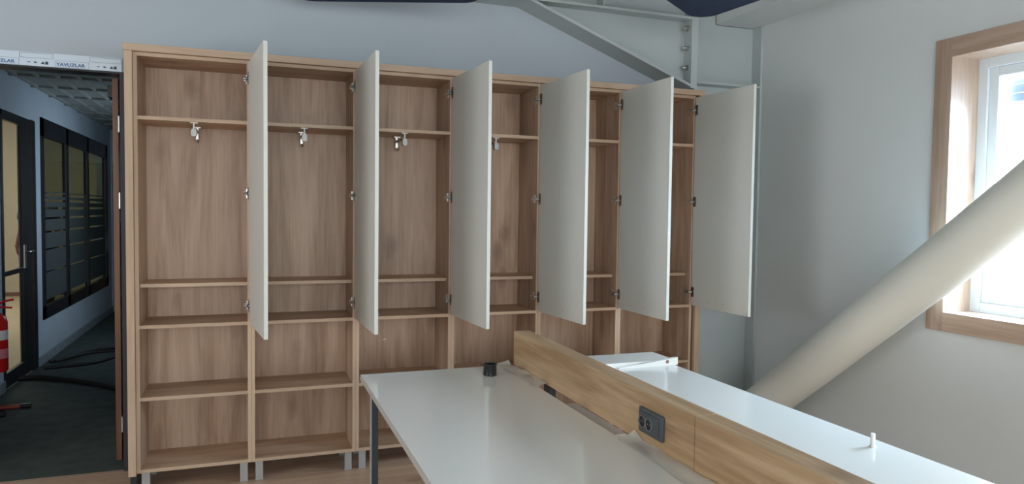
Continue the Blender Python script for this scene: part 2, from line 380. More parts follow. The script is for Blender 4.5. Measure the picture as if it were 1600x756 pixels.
for x in (-0.728, -0.41):
    b = x+0.185
    ic.prism([(b, 2.214), (b+0.010, 2.217), (b+0.010, 2.211)], 'y', 0.3708, 0.372)
    ic.box(b+0.010, b+0.016, 0.3708, 0.372, 2.2125, 2.2155)
    b += 0.030
    ic.prism([(b, 2.214), (b+0.008, 2.219), (b+0.008, 2.209)], 'y', 0.3708, 0.372).prism([(b+0.009, 2.219), (b+0.009, 2.209), (b+0.017, 2.214)], 'y', 0.3708, 0.372)
    b += 0.032
    ic.prism([(b, 2.207), (b+0.010, 2.221), (b+0.020, 2.207)], 'y', 0.3708, 0.372)
    ic.box(b+0.0205, b+0.034, 0.3708, 0.372, 2.206, 2.221)
ic.obj('printed_symbol', M_inkdark, parent=D)

# the open brown door leaf folded back along the corridor
lf = thing('door_leaf', (-0.155, 0.545, 0.0), 'brown wooden door leaf opened into the dark corridor beside the oak cupboards', 'door')
MB().box(-0.180, -0.150, 0.545, 1.38, 0.010, 2.185).obj('door_panel', M_brown_door, parent=lf, bevel=0.002)
for z in (0.22, 1.5, 1.93):
    MB().tube([(-0.146, 0.537, z-0.045), (-0.146, 0.537, z+0.045)], 0.0075, 12).box(-0.1499, -0.1485, 0.537, 0.60, z-0.045, z+0.045).obj('hinge', M_chrome, parent=lf, smooth=True)
MB().box(-0.225, -0.180, 0.67, 0.86, 2.095, 2.165).obj('door_closer', M_black, parent=lf, bevel=0.004)
hd = MB().box(-0.188, -0.180, 1.28, 1.32, 0.93, 1.15).tube([(-0.18, 1.30, 1.07), (-0.225, 1.30, 1.07), (-0.23, 1.29, 1.07), (-0.23, 1.19, 1.07)], 0.008, 10)
hd.obj('door_handle', M_chrome, parent=lf)

# ------------------------------------------------------------------ corridor and office shell
CX = -1.28; CE = 7.15; CH = 2.53
struct('floor_corridor', MB().box(CX, 0.25, YB+0.02, CE, -0.05, 0.0), M_carpet)
struct('ceiling_corridor', MB().box(CX, 0.25, YB+0.15, CE, CH, CH+0.05), M_corr_ceil)
rb = MB()
x = CX+0.04
while x < 0.2:
    rb.box(x, x+0.022, YB+0.15, CE, CH-0.022, CH); x += 0.15
y = 1.0
while y < CE:
    rb.box(CX, 0.2, y, y+0.022, CH-0.020, CH); y += 0.6
struct('trim_2', rb, M_corr_ceil)
struct('wall_corridor_right', MB().box(0.25, 0.36, YB+0.15, 3.6, 0, CH).box(0.25, 0.36, 4.6, CE, 0, CH).box(0.25, 0.36, 3.6, 4.6, 0, 1.2).box(0.25, 0.36, 3.6, 4.6, 2.0, CH), M_wall_corr)
struct('window_5', MB().box(0.25, 0.33, 3.6, 3.65, 1.2, 2.0).box(0.25, 0.33, 4.55, 4.6, 1.2, 2.0).box(0.25, 0.33, 3.6, 4.6, 1.2, 1.25).box(0.25, 0.33, 3.6, 4.6, 1.95, 2.0), M_pvc)  # unseen window added for the corridor fill
struct('wall_corridor_end', MB().box(CX-0.12, 0.4, CE, CE+0.12, 0, 3.5), M_wall_corr)
DY0, DY1 = 2.55, 3.44; PY0, PY1, PZ0, PZ1 = 3.675, 6.86, 0.40, 2.28
wl = MB()
wl.box(CX-0.12, CX, YB+0.15, DY0, 0, 3.5).box(CX-0.12, CX, DY0, DY1, 2.215, 3.5).box(CX-0.12, CX, DY1, PY0, 0, 3.5)
wl.box(CX-0.12, CX, PY0, PY1, 0, PZ0).box(CX-0.12, CX, PY0, PY1, PZ1, 3.5).box(CX-0.12, CX, PY1, CE, 0, 3.5)
struct('wall_corridor_left', wl, M_wall_corr)
struct('baseboard_corridor', MB().box(CX, CX+0.015, PY0-0.22, CE, 0, 0.085).box(CX, CX+0.015, YB+0.15, DY0, 0, 0.085), M_skirt)
struct('wall_office_far', MB().box(-7, CX-0.12, 9.5, 9.6, 0, 3.5), M_office_wall)
struct('wall_office_left', MB().box(-7.1, -7, 0.53, 9.6, 0, 3.5), M_office_wall)
struct('wall_office_near', MB().box(-7, CX-0.12, 0.53, 0.63, 0, 3.5), M_office_wall)
struct('wall_office_right', MB().box(CX-0.12, CX, CE+0.12, 9.6, 0, 3.5), M_office_wall)
struct('floor_office', MB().box(-7, CX, 0.53, 9.6, -0.05, -0.001), M_office_floor)
struct('ceiling_office', MB().box(-7.1, CX, 0.53, 9.6, 3.5, 3.55), M_ceiling)
struct('baseboard_office', MB().box(-7, CX-0.12, 9.485, 9.5, 0, 0.06), M_brown)
struct('trim_3', MB().box(-7, CX-0.12, 9.42, 9.5, 3.10, 3.2).box(-7, CX-0.12, 9.42, 9.5, 2.82, 2.92), M_redwood)
# the partly glazed black door of the office
od = struct('door_2', MB().box(CX-0.03, CX+0.006, DY0, DY0+0.04, 0, 2.215).box(CX-0.03, CX+0.02, DY1-0.10, DY1, 0, 2.215).box(CX-0.03, CX+0.006, DY0, DY1, 2.17, 2.215), M_blackframe)
ol = MB(); la, lb_ = CX-0.022, CX+0.004
ol.box(la, lb_, 3.10, DY1-0.10, 0.012, 2.17).box(la, lb_, DY0+0.04, DY0+0.06, 0.012, 2.17)
ol.box(la, lb_, DY0+0.06, 3.10, 0.90, 0.94).box(la, lb_, DY0+0.06, 3.10, 0.012, 0.13).box(la, lb_, DY0+0.06, 3.10, 2.14, 2.17)
ol.obj('door_leaf', M_blackframe, parent=od)
MB().box(CX-0.012, CX-0.008, DY0+0.06, 3.10, 0.13, 2.14).obj('glass_pane', M_glass_door, parent=od)
MB().box(CX+0.004, CX+0.012, 3.11, 3.17, 0.93, 1.13).tube([(CX+.01, 3.14, 1.07), (CX+0.04, 3.14, 1.07), (CX+0.045, 3.15, 1.07), (CX+0.045, 3.26, 1.07)], 0.008, 8).obj('door_handle', M_chrome, parent=od)
# glazed partition window
pw = MB(); fx0, fx1 = CX-0.03, CX+0.012
pw.box(fx0, fx1, PY0, PY0+0.09, PZ0, PZ1).box(fx0, fx1, PY1-0.14, PY1, PZ0, PZ1).box(fx0, fx1, PY0, PY1, PZ0, PZ0+0.12).box(fx0, fx1, PY0, PY1, PZ1-0.17, PZ1)
mull = [4.66, 5.66]
for y in mull: pw.box(fx0, fx1, y-0.045, y+0.045, PZ0, PZ1)
pwo = struct('window_4', pw, M_blackframe)
ed = [PY0+0.09] + mull + [PY1-0.14]
for i in range(3):
    a = ed[i]+(0.045 if i else 0); b = ed[i+1]-(0.045 if i < 2 else 0)
    MB().box(CX-0.012, CX-0.007, a, b, PZ0+0.12, PZ1-0.17).obj('glass_pane', M_glass_corr, parent=pwo)
    fs = MB(); z = 1.60; gaps = [0.030, 0.026, 0.022, 0.020, 0.018, 0.016, 0.012, 0.0]; hs = [0.012, 0.03, 0.05, 0.075, 0.11, 0.15, 0.20, 0.26]
    for hgt, gp in zip(hs, gaps):
        z1 = z; z0 = max(z-hgt, PZ0+0.12)
        if z1 > z0: fs.box(CX-0.0065, CX-0.0055, a, b, z0, z1)
        z = z0-gp
    fs.obj('frosted_stripe', M_frost, parent=pwo)
# brown door at the end of the corridor
ed2 = struct('door_3', MB().box(CX+0.03, -0.30, CE-0.03, CE, 0.0, 2.06), M_brown_door)
MB().box(CX+0.09, CX+0.13, CE-0.04, CE-0.03, 0.88, 1.10).tube([(CX+0.11, CE-0.03, 1.03), (CX+0.11, CE-0.08, 1.03), (CX+0.21, CE-0.08, 1.03)], 0.009, 8).obj('door_handle', M_chrome, parent=ed2)

# ------------------------------------------------------------------ steel frame
beam = thing('steel_rafter', (0.6, 0.28, 2.79), 'pale green painted steel rafter with tapered haunch and bolted end plate above the cupboards', 'steel beam')
Y0, Y1, YM = 0.18, 0.379, 0.28
xa, za, xb, zb = 2.20, 2.80, 3.376, 2.352
MB().box(XL, xb, Y0, Y1, 2.79, 2.806).obj('lower_flange', M_steel, parent=beam)
MB().box(XL, xb, Y0, Y1, 3.10, 3.116).obj('upper_flange', M_steel, parent=beam)
MB().box(XL, xb, YM-0.006, YM+0.006, 2.80, 3.105).obj('beam_web', M_steel, parent=beam)
MB().prism([(xa, 2.79), (xb, 2.79), (xb, zb)], 'y', YM-0.006, YM+0.006).obj('haunch_web', M_steel, parent=beam)
dn = Vector((xb-xa, zb-za)).normalized(); nn = Vector((dn.y, -dn.x))*0.016
MB().prism([(xa, za), (xb, zb), (xb+nn.x*0, zb-0.019), (xa-0.05, za-0.0)], 'y', Y0, Y1).obj('haunch_flange', M_steel, parent=beam)
MB().box(2.70, 2.712, Y0, YM, 2.806, 3.10).obj('stiffener', M_steel, parent=beam)
MB().box(xb, xb+0.026, Y0, Y1, 2.325, 3.12).obj('end_plate', M_steel, parent=beam)
for z in (2.47, 2.604, 2.739, 2.90):
    for y in (0.232, 0.328):
        b = MB(); pts = [(y+0.019*math.cos(k*PI/3), z+0.019*math.sin(k*PI/3)) for k in range(6)]
        b.prism(pts, 'x', xb-0.018, xb-0.003).lathe((xb, y, z), [(0.023, -0.004), (0.023, 0.0)], 20, 'x').lathe((xb, y, z), [(0.010, -0.034), (0.0115, -0.030), (0.0115, -0.015)], 14, 'x')
        b.obj('bolt', M_chrome, parent=beam)
colm = thing('steel_column', (3.69, 0.28, 0), 'tall pale green painted steel column in the corner beside the last white cupboard door', 'steel column')
cx0 = xb+0.026
MB().box(cx0, cx0+0.024, Y0, Y1, 0, 3.12).obj('left_flange', M_steel, parent=colm)
MB().box(3.953, 3.971, Y0, Y1, 0, 2.798).obj('right_flange', M_steel, parent=colm)
MB().box(cx0+0.024, 3.953, YM-0.006, YM+0.006, 0, 2.798).box(cx0+0.024, 3.634, YM-0.006, YM+0.006, 2.798, 3.12).obj('column_web', M_steel, parent=colm)
MB().box(cx0+0.024, 3.953, Y0, YM-0.006, 2.362, 2.376).obj('stiffener', M_steel, parent=colm)
MB().box(cx0-0.02, 3.971, Y0-0.02, Y1, 0, 0.02).obj('base_plate', M_steel, parent=colm)

# ------------------------------------------------------------------ cupboards
UW, T, DEP = 0.55, 0.018, 0.335
ZB, ZT = 0.104, 2.238
proto = thing('open_cupboard', (0, 0, 0), '', 'cupboard', 'row of six oak cupboards')
def edged(name, x0, x1, y0, y1, z0, z1, mat, emat, parent=proto, ename='edge_band'):
    p = MB().box(x0, x1, y0+0.001, y1, z0, z1).obj(name, mat, parent=parent)
    e = MB().box(x0, x1, y0, y0+0.001, z0, z1).obj(ename, emat, parent=p)
    return p
edged('side_panel', 0.0005, T, 0, DEP-0.004, ZB, ZT, M_oak_z, M_edge_z)
edged('side_panel', UW-T, UW-0.0005, 0, DEP-0.004, ZB, ZT, M_oak_z, M_edge_z)
edged('top_panel', T, UW-T, 0, DEP-0.004, ZT-T, ZT, M_oak_x_lit, M_edge_x)
edged('bottom_panel', T, UW-T, 0, DEP-0.004, ZB, ZB+T, M_oak_x_lit, M_edge_x)
MB().box(0.001, UW-0.001, 0.318, 0.326, ZB+T, ZT-T).obj('back_panel', M_oak_z, parent=proto)
for zt, sb in ((1.923, 0.001), (1.070, 0.055), (0.864, 0.001), (0.493, 0.001)):
    edged('shelf', T, UW-T, sb, 0.317, zt-T, zt, M_oak_x_lit, M_edge_x)
for x in (0.020, UW-0.020-0.038):
    for y in (0.012, 0.27):
        l = MB().box(x, x+0.038, y, y+0.03, 0.004, ZB).box(x-0.002, x+0.040, y-0.002, y+0.032, 0, 0.005).box(x-0.006, x+0.044, y-0.004, y+0.034, ZB-0.003, ZB)
        l.obj('leg', M_leg, parent=proto)
# pull-out rail under the upper shelf
rx = 0.275; zr = 1.905
r_ = MB().box(rx-0.008, rx+0.008, 0.05, 0.285, zr-0.036, zr-0.024).obj('garment_rail', M_darkchrome, parent=proto)
MB().tube([(rx, 0.03, zr-0.004), (rx, 0.03, zr-0.040)], 0.004, 10).box(rx-0.018, rx+0.018, 0.022, 0.05, zr-0.004, zr).obj('front_bracket', M_whiteplastic, parent=r_)
MB().prism(rounded([(rx-0.013, zr-0.072), (rx+0.013, zr-0.072), (rx+0.013, zr-0.034), (rx-0.013, zr-0.034)], 0.009, 5), 'y', 0.018, 0.05).obj('rail_end_cap', M_leg, parent=r_)
MB().box(rx-0.018, rx+0.018, 0.25, 0.29, zr-0.006, zr).box(rx-0.006, rx+0.006, 0.27, 0.284, zr-0.07, zr).tube([(rx, 0.275, zr-0.065), (rx, 0.265, zr-0.078), (rx+0.004, 0.245, zr-0.080), (rx+0.004, 0.238, zr-0.07)], 0.005, 8).obj('rear_bracket', M_chrome, parent=r_)
# door, hinge line local origin
HX, HY = UW-0.010, -0.010
dr = bpy.data.objects.new('door', None)
def door_box(x0, x1, y0, y1, z0, z1, mb=None): return (mb or MB()).box(x0, x1, y0, y1, z0, z1)
DW, DZ0, DZ1 = 0.5533, 0.861, 2.226
dm = bpy.data.meshes.new('door'); bmd = MB().box(0, DW-0.001, 0, T, DZ0, DZ1).bm; bmesh.ops.recalc_face_normals(bmd, faces=bmd.faces); bmd.to_mesh(dm); bmd.free(); dm.materials.append(M_door_white)
door = bpy.data.objects.new('door', dm); COL.objects.link(door); door.parent = proto; door.location = (HX, HY, 0)
def door_part(name, mb, mat):
    bmesh.ops.recalc_face_normals(mb.bm, faces=mb.bm.faces)
    me = bpy.data.meshes.new(name); mb.bm.to_mesh(me); mb.bm.free(); me.materials.append(mat)
    o = bpy.data.objects.new(name, me); COL.objects.link(o); o.parent = door; return o
door_part('edge_band', MB().box(DW-0.001, DW, 0, T, DZ0, DZ1), M_door_edge)
door_part('handle_hole', MB().lathe((0.172, 0, 0.899), [(0.0032, -0.0006), (0.0032, 0.001)], 12, 'y'), M_darkchrome)
door_part('handle_hole', MB().lathe((0.322, 0, 0.906), [(0.0032, -0.0006), (0.0032, 0.001)], 12, 'y'), M_darkchrome)
for z in (2.143, 1.544, 0.949):
    door_part('hinge_cup', MB().box(0.004, 0.026, -0.003, 0.0, z-0.032, z+0.032).lathe((0.016, 0, z), [(0.013, -0.006), (0.015, -0.003)], 18, 'y'), M_darkchrome)
for z in (2.143, 1.544, 0.949):
    h = MB().box(UW-T-0.004, UW-T, 0.028, 0.062, z-0.024, z+0.024)
    h.tube([(UW-T-0.008, 0.05, z), (UW-T-0.013, 0.015, z), (UW-T-0.011, -0.012, z), (UW-T+0.004, -0.022, z)], 0.008, 8)
    h.box(UW-T-0.014, UW-T-0.004, 0.02, 0.055, z-0.009, z+0.009)
    h.obj('hinge', M_chrome, parent=proto)
angles = [83.1, 87.7, 85.6, 85.8, 89.2, 88.0]
labels = ['open oak cupboard at the left end of the row, beside the dark doorway',
          'oak cupboard between the leftmost cupboard and the third door, edge-on white door, hook rail with dangling metal clip',
          'third oak cupboard from the doorway, its lower shelves behind the near white desk corner',
          'fourth oak cupboard from the doorway, directly behind the black cable grommet',
          'fifth oak cupboard from the doorway, behind the oak desk divider',
          'last oak cupboard at the right end, its white door opened against the pale steel column']
labels[1] = 'second oak cupboard from the doorway, whose white door is the second narrowest'
cups = []
for i in range(6):
    c = proto if i == 0 else copy_tree(proto)
    cups.append(c)
for i, c in enumerate(cups):
    c.location = (i*UW, 0, 0); c['label'] = labels[i]
    for k in kids(c):
        if k.name.split('.')[0] == 'door': k.rotation_euler = (0, 0, -math.radians(angles[i]))
# strip of film hanging behind the second door
cf = cups[1]; cf_loc = Vector((UW, 0, 0))
def fs_(u, v):
    z = 1.10-0.30*u; return (1.128+0.022*math.sin(PI*u)*1.2+0.03*max(0, u-0.85)*6+0.006*v-0.0, -0.53+0.02*math.sin(9*u)+0.002*v, z+0.02*v*(1 if u > .8 else 0))
mb = MB().grid(lambda u, v: (1.135+0.016*math.sin(PI*u)+(0.045*(u-0.86)/0.14 if u > 0.86 else 0), -0.50+0.012*v, 0.99-0.17*min(u, 0.86)/0.86-0.0*v+0.008*math.sin(20*u)*v), 24, 2)
mb.obj('film_scrap', M_clearfilm, parent=cf)
# surround
tp = MB().box(-0.042, 3.353, -0.022, 0.17, 2.2395, 2.275).obj('top_board', M_edge_x, at=(1.65, 0, 2.2395), bevel=0.0015)
tag(tp, 'long light oak top board lying over the whole row of cupboards', 'board')
ep = MB().box(-0.036, -0.0005, -0.022, 0.33, 0.098, 2.239).obj('end_panel', M_edge_z, at=(-0.018, 0.15, 0.0), bevel=0.001)
tag(ep, 'tall light oak end panel at the left end of the cupboards next to the doorway', 'panel')
ep2 = MB().box(3.3145, 3.351, -0.022, 0.33, 0.098, 2.239).obj('end_panel', M_edge_z, at=(3.333, 0.15, 0.0), bevel=0.001)
tag(ep2, 'tall light oak end panel at the right end of the cupboards beside the steel column', 'panel')
for o, x in ((ep, -0.018), (ep2, 3.333)):
    MB().box(x-0.015, x+0.015, 0.02, 0.30, 0.0, 0.098).obj('foot_block', M_black, parent=o)

# ------------------------------------------------------------------ desks
ZD = 0.74
def desk(name, x0, x1, y0, y1, label, legs, inset_right=0.0):
    t = thing(name, ((x0+x1)/2, (y0+y1)/2, 0), label, 'desk', 'white desks')
    MB().box(x0+0.0012, x1-0.0012, y0, y1, ZD-0.024, ZD).obj('desktop', M_desk, parent=t, bevel=0.0012)
    MB().box(x0, x0+0.0012, y0, y1, ZD-0.0235, ZD-0.0008).box(x1-0.0012, x1, y0, y1, ZD-0.0235, ZD-0.0008).obj('edge_band', M_desk_side, parent=t)
    for lx, ly in legs:
        l = MB().box(lx, lx+0.028, ly, ly+0.045, 0.006, ZD-0.064).obj('leg', M_deskleg, parent=t)
        MB().box(lx-0.0015, lx, ly+0.001, ly+0.044, 0.006, ZD-0.064).obj('film_and_lit_side', M_deskleg_lit, parent=l)  # thin pale sheet stands for light on the leg's left side
        MB().box(lx+0.002, lx+0.026, ly+0.004, ly+0.040, 0.0, 0.006).obj('foot', M_black, parent=l)
    return t
y0, y1 = -3.30, -0.868
dl = desk('desk', 1.002, 1.672, y0, y1, 'near white desk with a black grommet on top, left of the oak divider', [(1.040, -0.955), (1.04, -3.2)])
MB().box(1.045, 1.63, -0.95, -0.915, ZD-0.064, ZD-0.024).box(1.045, 1.63, -3.19, -3.155, ZD-0.064, ZD-0.024).obj('crossbar', M_deskleg, parent=dl)
dr_ = desk('desk', 1.815, 2.463, y0, y1, 'far white desk with a bluish window reflection, right of the oak divider', [(2.41, -0.955), (2.41, -3.2)])
MB().box(1.83, 2.41, -0.95, -0.915, ZD-0.064, ZD-0.024).box(1.83, 2.41, -3.19, -3.155, ZD-0.064, ZD-0.024).obj('crossbar', M_deskleg, parent=dr_)
# oak divider: two boxed segments on a steel carrier
def divider(y0, y1, label):
    t = thing('desk_divider', (1.758, (y0+y1)/2, 0.0), label, 'divider', 'oak desk dividers')
    MB().box(1.722, 1.797, y0, y1, 0.738, 0.900).obj('boxed_panel', M_beam, parent=t, bevel=0.0012)
    for y in (y0+0.35, y1-0.35):
        MB().box(1.745, 1.775, y-0.03, y+0.03, 0.0, 0.738).box(1.70, 1.81, y-0.05, y+0.05, 0.0, 0.012).obj('support_post', M_deskleg, parent=t)
    return t
dv = divider(-2.3345, y1, 'oak veneered box divider with the grey double socket, standing between the two white desks')
dv2 = divider(-3.30, -2.3375, 'nearer oak divider segment at the bottom edge of the photo, without a socket')
# socket on the divider
sk = thing('power_socket', (1.722, -2.113, 0.811), 'dark grey double power socket on the side of the oak desk divider', 'socket')
yA, yB, zA, zB = -2.185, -2.045, 0.775, 0.854
MB().prism(rounded([(yA, zA), (yB, zA), (yB, zB), (yA, zB)], 0.006, 4), 'x', 1.713, 1.7218).obj('frame_plate', M_socket, parent=sk, bevel=0.0015)
MB().prism(rounded([(yA+0.022, zA+0.012), (yB-0.010, zA+0.012), (yB-0.010, zB-0.012), (yA+0.022, zB-0.012)], 0.004, 3), 'x', 1.7105, 1.713).obj('inner_plate', M_socket, parent=sk, bevel=0.0008)
for yc in (-2.073, -2.112):
    rg = MB(); n = 28
    rg.lathe((1.711, yc, 0.811), [(0.0205, 0.0), (0.0205, -0.004), (0.0175, -0.004), (0.0172, -0.0005)], n, 'x')
    o = rg.obj('socket_ring', M_ring, parent=sk, smooth=True)
    w_ = MB().lathe((1.711, yc, 0.811), [(0.0172, -0.0005), (0.0172, -0.0012)], n, 'x').obj('socket_well', M_socket_in, parent=sk)
    MB().lathe((1.7095, yc+0.006, 0.811), [(0.0022, 0), (0.0022, -0.001)], 10, 'x').lathe((1.7095, yc-0.006, 0.811), [(0.0022, 0), (0.0022, -0.001)], 10, 'x').obj('contact_pin', M_chrome, parent=w_)
# black grommet cup
gx, gy = 1.545, -1.045
cp = MB().lathe((gx, gy, ZD), [(0.026, 0.0), (0.0295, 0.003), (0.0295, 0.047), (0.0305, 0.049), (0.0305, 0.051), (0.026, 0.051), (0.0255, 0.010), (0.001, 0.009)], 36)
cp.box(gx-0.040, gx-0.026, gy-0.008, gy+0.008, ZD+0.046, ZD+0.051)
tag(cp.obj('cable_grommet', M_black, at=(gx, gy, ZD), smooth=True), 'small black plastic cable grommet cup standing on the near white desk', 'grommet')
# white peg on the far desk
pg = MB().lathe((2.392, -2.325, ZD), [(0.010, 0), (0.010, 0.004), (0.0075, 0.006), (0.0075, 0.040), (0.006, 0.043)], 20)
tag(pg.obj('plastic_peg', M_whiteplastic, at=(2.392, -2.325, ZD), smooth=True), 'small white plastic peg standing upright near the edge of the far white desk', 'peg')
# white boards at the end of the far desk
b1 = thing('drawer_front', (2.37, -1.04, ZD), 'white tapered strip with brown round plug at the far end of the right desk', 'board')
MB().prism([(2.16, ZD), (2.478, ZD), (2.478, ZD+0.036), (2.16, ZD+0.003)], 'y', -1.10, -1.082).obj('board', M_desk, parent=b1)
MB().lathe((2.420, -1.1005, ZD+0.018), [(0.0088, 0), (0.0088, 0.004)], 22, 'y').obj('brown_plug', M_brown, parent=b1)
b2 = MB().box(1.83, 2.472, -1.075, -0.88, ZD, ZD+0.021).obj('shelf_board', M_desk, at=(2.30, -0.92, ZD), bevel=0.001)
tag(b2, 'slim white board lying behind the holed board at the far end of the right desk', 'board')
# crumpled protective film along the inner edge of the near desk
random.seed(3)
def film(ya, yb, wl, label, seed, n=46):
    rnd = random.Random(seed); ph = [rnd.uniform(0, 6) for _ in range(6)]
    def f(u, v):
        y = ya+(yb-ya)*u
        x = 1.645-0.012*math.sin(5*u+ph[0])+(wl+0.004*math.sin(17*u+ph[1]))*v
        edge = max(0, (x-1.668)/0.05)
        z = ZD+0.002+0.003*abs(math.sin(4*u+ph[2]+2.1*v))+0.003*(1+math.sin(9*u+ph[3]-3*v))*v+0.0022*v*(1+math.sin(31*u+ph[4]+4*v))
        if u < 0.06: z += 0.016*(1-u/0.06)*v
        return (min(x, 1.7195), y, z)
    o = MB().grid(f, n, 8).obj('film_and_lit_side', M_clearfilm, at=(1.67, (ya+yb)/2, ZD))
    tag(o, label, 'plastic film')
    s = o.modifiers.new('thickness', 'SOLIDIFY'); s.thickness = 0.0004
    return o
film(-0.86, -1.30, 0.066, 'crumpled clear film along the far end of the near desk beside the oak divider', 1)
film(-2.02, -2.75, 0.066, 'torn clear film bunched against the divider at the bottom edge of the photo', 5)
# cable tray between the desks, seen through the gap
tag(MB().box(1.69, 1.81, -1.80, -1.38, 0.672, 0.680).box(1.69, 1.694, -1.80, -1.38, 0.64, 0.672).box(1.806, 1.81, -1.80, -1.38, 0.64, 0.672).obj('cable_tray', M_whiteplastic, at=(1.75, -1.6, 0.64)), 'white cable tray seen through the gap between desk and divider', 'tray')

# ------------------------------------------------------------------ rolled sheet leaning on the wall
r = 0.129
A = Vector((3.742, -0.060, 0.051+0.8355*0.060)); B = Vector((3.80, -1.8, 0.051+0.8355*1.8)); d = (B-A).normalized()
top = A+d*3.3
rl = thing('sheet_roll', (A.x, A.y, 0), 'thick cream sheet roll leaning diagonally across the right wall and window', 'roll')
n = 48; mb = MB(); bm = mb.bm
ux = d.cross(Vector((0, 0, 1))).normalized(); uy = ux.cross(d).normalized()
rings = []
NS = 40
for i in range(NS+1):
    t_ = i/NS; c = A+d*3.3*t_; sag = -0.006*math.sin(PI*t_)
    ring = []
    for k in range(n):
        a = 2*PI*k/n; rr = r*(1+0.006*math.sin(3*a+t_*9)+0.004*math.sin(7*t_*6+a))
        ring.append(bm.verts.new(c+ux*rr*math.cos(a)+uy*(rr*math.sin(a)+sag)))
    rings.append(ring)
for a_, b_ in zip(rings, rings[1:]):
    for k in range(n): bm.faces.new((a_[k], a_[(k+1) % n], b_[(k+1) % n], b_[k]))
for ring, sgn in ((rings[0], 1), (rings[-1], -1)):
    c = A if sgn == 1 else top
    prev = ring
    for q, dep in ((0.97, 0.0), (0.80, 0.004), (0.60, 0.008), (0.40, 0.010), (0.38, 0.08)):
        nr = [bm.verts.new(c+(v.co-c)*0+ux*r*q*math.cos(2*PI*k/n)+uy*r*q*math.sin(2*PI*k/n)+d*dep*sgn) for k, v in enumerate(ring)]
        for k in range(n): bm.faces.new((prev[k], prev[(k+1) % n], nr[(k+1) % n], nr[k]))
        prev = nr
    bm.faces.new(prev)
mb.obj('rolled_sheet', M_roll, parent=rl, smooth=True)
# loose outer flap at the lower end
fl = MB().grid(lambda u, v: tuple(A+d*(0.02+0.33*u)+ux*(r+0.004+0.03*(1-u)*v)*math.cos(1.75+1.0*v)+uy*(r+0.004+0.03*(1-u)*v)*math.sin(1.75+1.0*v)), 10, 8).obj('loose_flap', M_roll, parent=rl, smooth=True)

# ------------------------------------------------------------------ hanging acoustic panels
def panel(pts, z, label, wires):
    c = Vector((sum(p[0] for p in pts)/3, sum(p[1] for p in pts)/3))
    t = thing('acoustic_panel', (c.x, c.y, z), label, 'ceiling panel', 'navy ceiling panels')
    MB().prism(rounded(pts, 0.10, 10), 'z', z, z+0.04).obj('felt_panel', M_navy, parent=t, bevel=0.004)
    for p in pts:
        q = c+(Vector(p)-c)*0.62
        MB().tube([(q.x, q.y, z+0.04), (q.x, q.y, H-0.003)], 0.0015, 6).obj('suspension_wire', M_chrome, parent=t)
    return t
def pol(p, deg, l): return (p[0]+l*math.cos(math.radians(deg)), p[1]+l*math.sin(math.radians(deg)))
P = (3.08, -0.318); zP = 2.62
panel([P, pol(P, 216.4, 1.15), pol(P, -83.6, 1.15)], zP, 'navy blue ceiling panel with a rounded corner hanging near the steel column', 3)
L0 = (0.741, 0.199); L1 = pol(L0, -20.4, 1.15)
panel([L0, L1, pol(L0, -80.4, 1.15)], 2.62, 'navy blue ceiling panel hanging over the middle cupboards at the top edge of the photo', 3)

# ------------------------------------------------------------------ corridor things
ex = thing('fire_extinguisher', (-1.20, 2.12, 0.0), 'red fire extinguisher on the corridor wall at the left edge of the photo', 'fire extinguisher')
ec = (-1.20, 2.12, 0.25)
MB().lathe(ec, [(0.062, 0.0), (0.070, 0.012), (0.070, 0.36), (0.060, 0.40), (0.030, 0.425), (0.022, 0.43), (0.022, 0.455)], 32).obj('cylinder', M_red, parent=ex, smooth=True)
MB().lathe(ec, [(0.0706, 0.235), (0.0706, 0.305)], 32).obj('paper_label', M_label, parent=ex)
MB().lathe(ec, [(0.0706, 0.10), (0.0706, 0.17)], 32).obj('pink_label', M_pink, parent=ex)
MB().box(ec[0]-0.02, ec[0]+0.02, ec[1]-0.02, ec[1]+0.02, 0.70, 0.74).obj('valve', M_chrome, parent=ex)
MB().tube([(ec[0], ec[1], 0.735), (ec[0]+0.05, ec[1], 0.765), (ec[0]+0.11, ec[1], 0.775)], 0.008, 8).tube([(ec[0], ec[1], 0.725), (ec[0]+0.10, ec[1], 0.715)], 0.007, 8).obj('handle_lever', M_red, parent=ex)
MB().tube([(ec[0]-0.02, ec[1]-0.02, 0.72), (ec[0]-0.06, ec[1]-0.06, 0.70), (ec[0]-0.06, ec[1]-0.07, 0.55), (ec[0]-0.05, ec[1]-0.07, 0.35)], 0.009, 8).obj('hose', M_hose, parent=ex)
MB().box(CX, ec[0]-0.06, ec[1]-0.02, ec[1]+0.02, 0.55, 0.62).box(CX, ec[0], ec[1]-0.03, ec[1]+0.03, 0.235, 0.25).obj('wall_bracket', M_blackframe, parent=ex)
def spline(pts, n=8):
    P_ = [Vector(p) for p in pts]; out = []
    for i in range(len(P_)-1):
        p0, p1, p2, p3 = P_[max(i-1, 0)], P_[i], P_[i+1], P_[min(i+2, len(P_)-1)]
        for k in range(n):
            t = k/n; out.append(0.5*((2*p1)+(p2-p0)*t+(2*p0-5*p1+4*p2-p3)*t*t+(3*p1-p0-3*p2+p3)*t**3))
    out.append(P_[-1]); return out
hz = 0.022
tag(MB().tube(spline([(-1.55, 3.0, hz), (-1.347, 2.935, hz), (-1.137, 2.919, hz), (-0.867, 2.74, hz), (-0.642, 2.533, hz), (-0.43, 2.291, hz), (-0.2, 2.0, hz), (0.1, 1.9, hz)]), 0.021, 12).obj('floor_hose', M_hose, at=(-0.7, 2.5, 0), smooth=True), 'black hose lying across the corridor floor in front of the office door', 'hose')
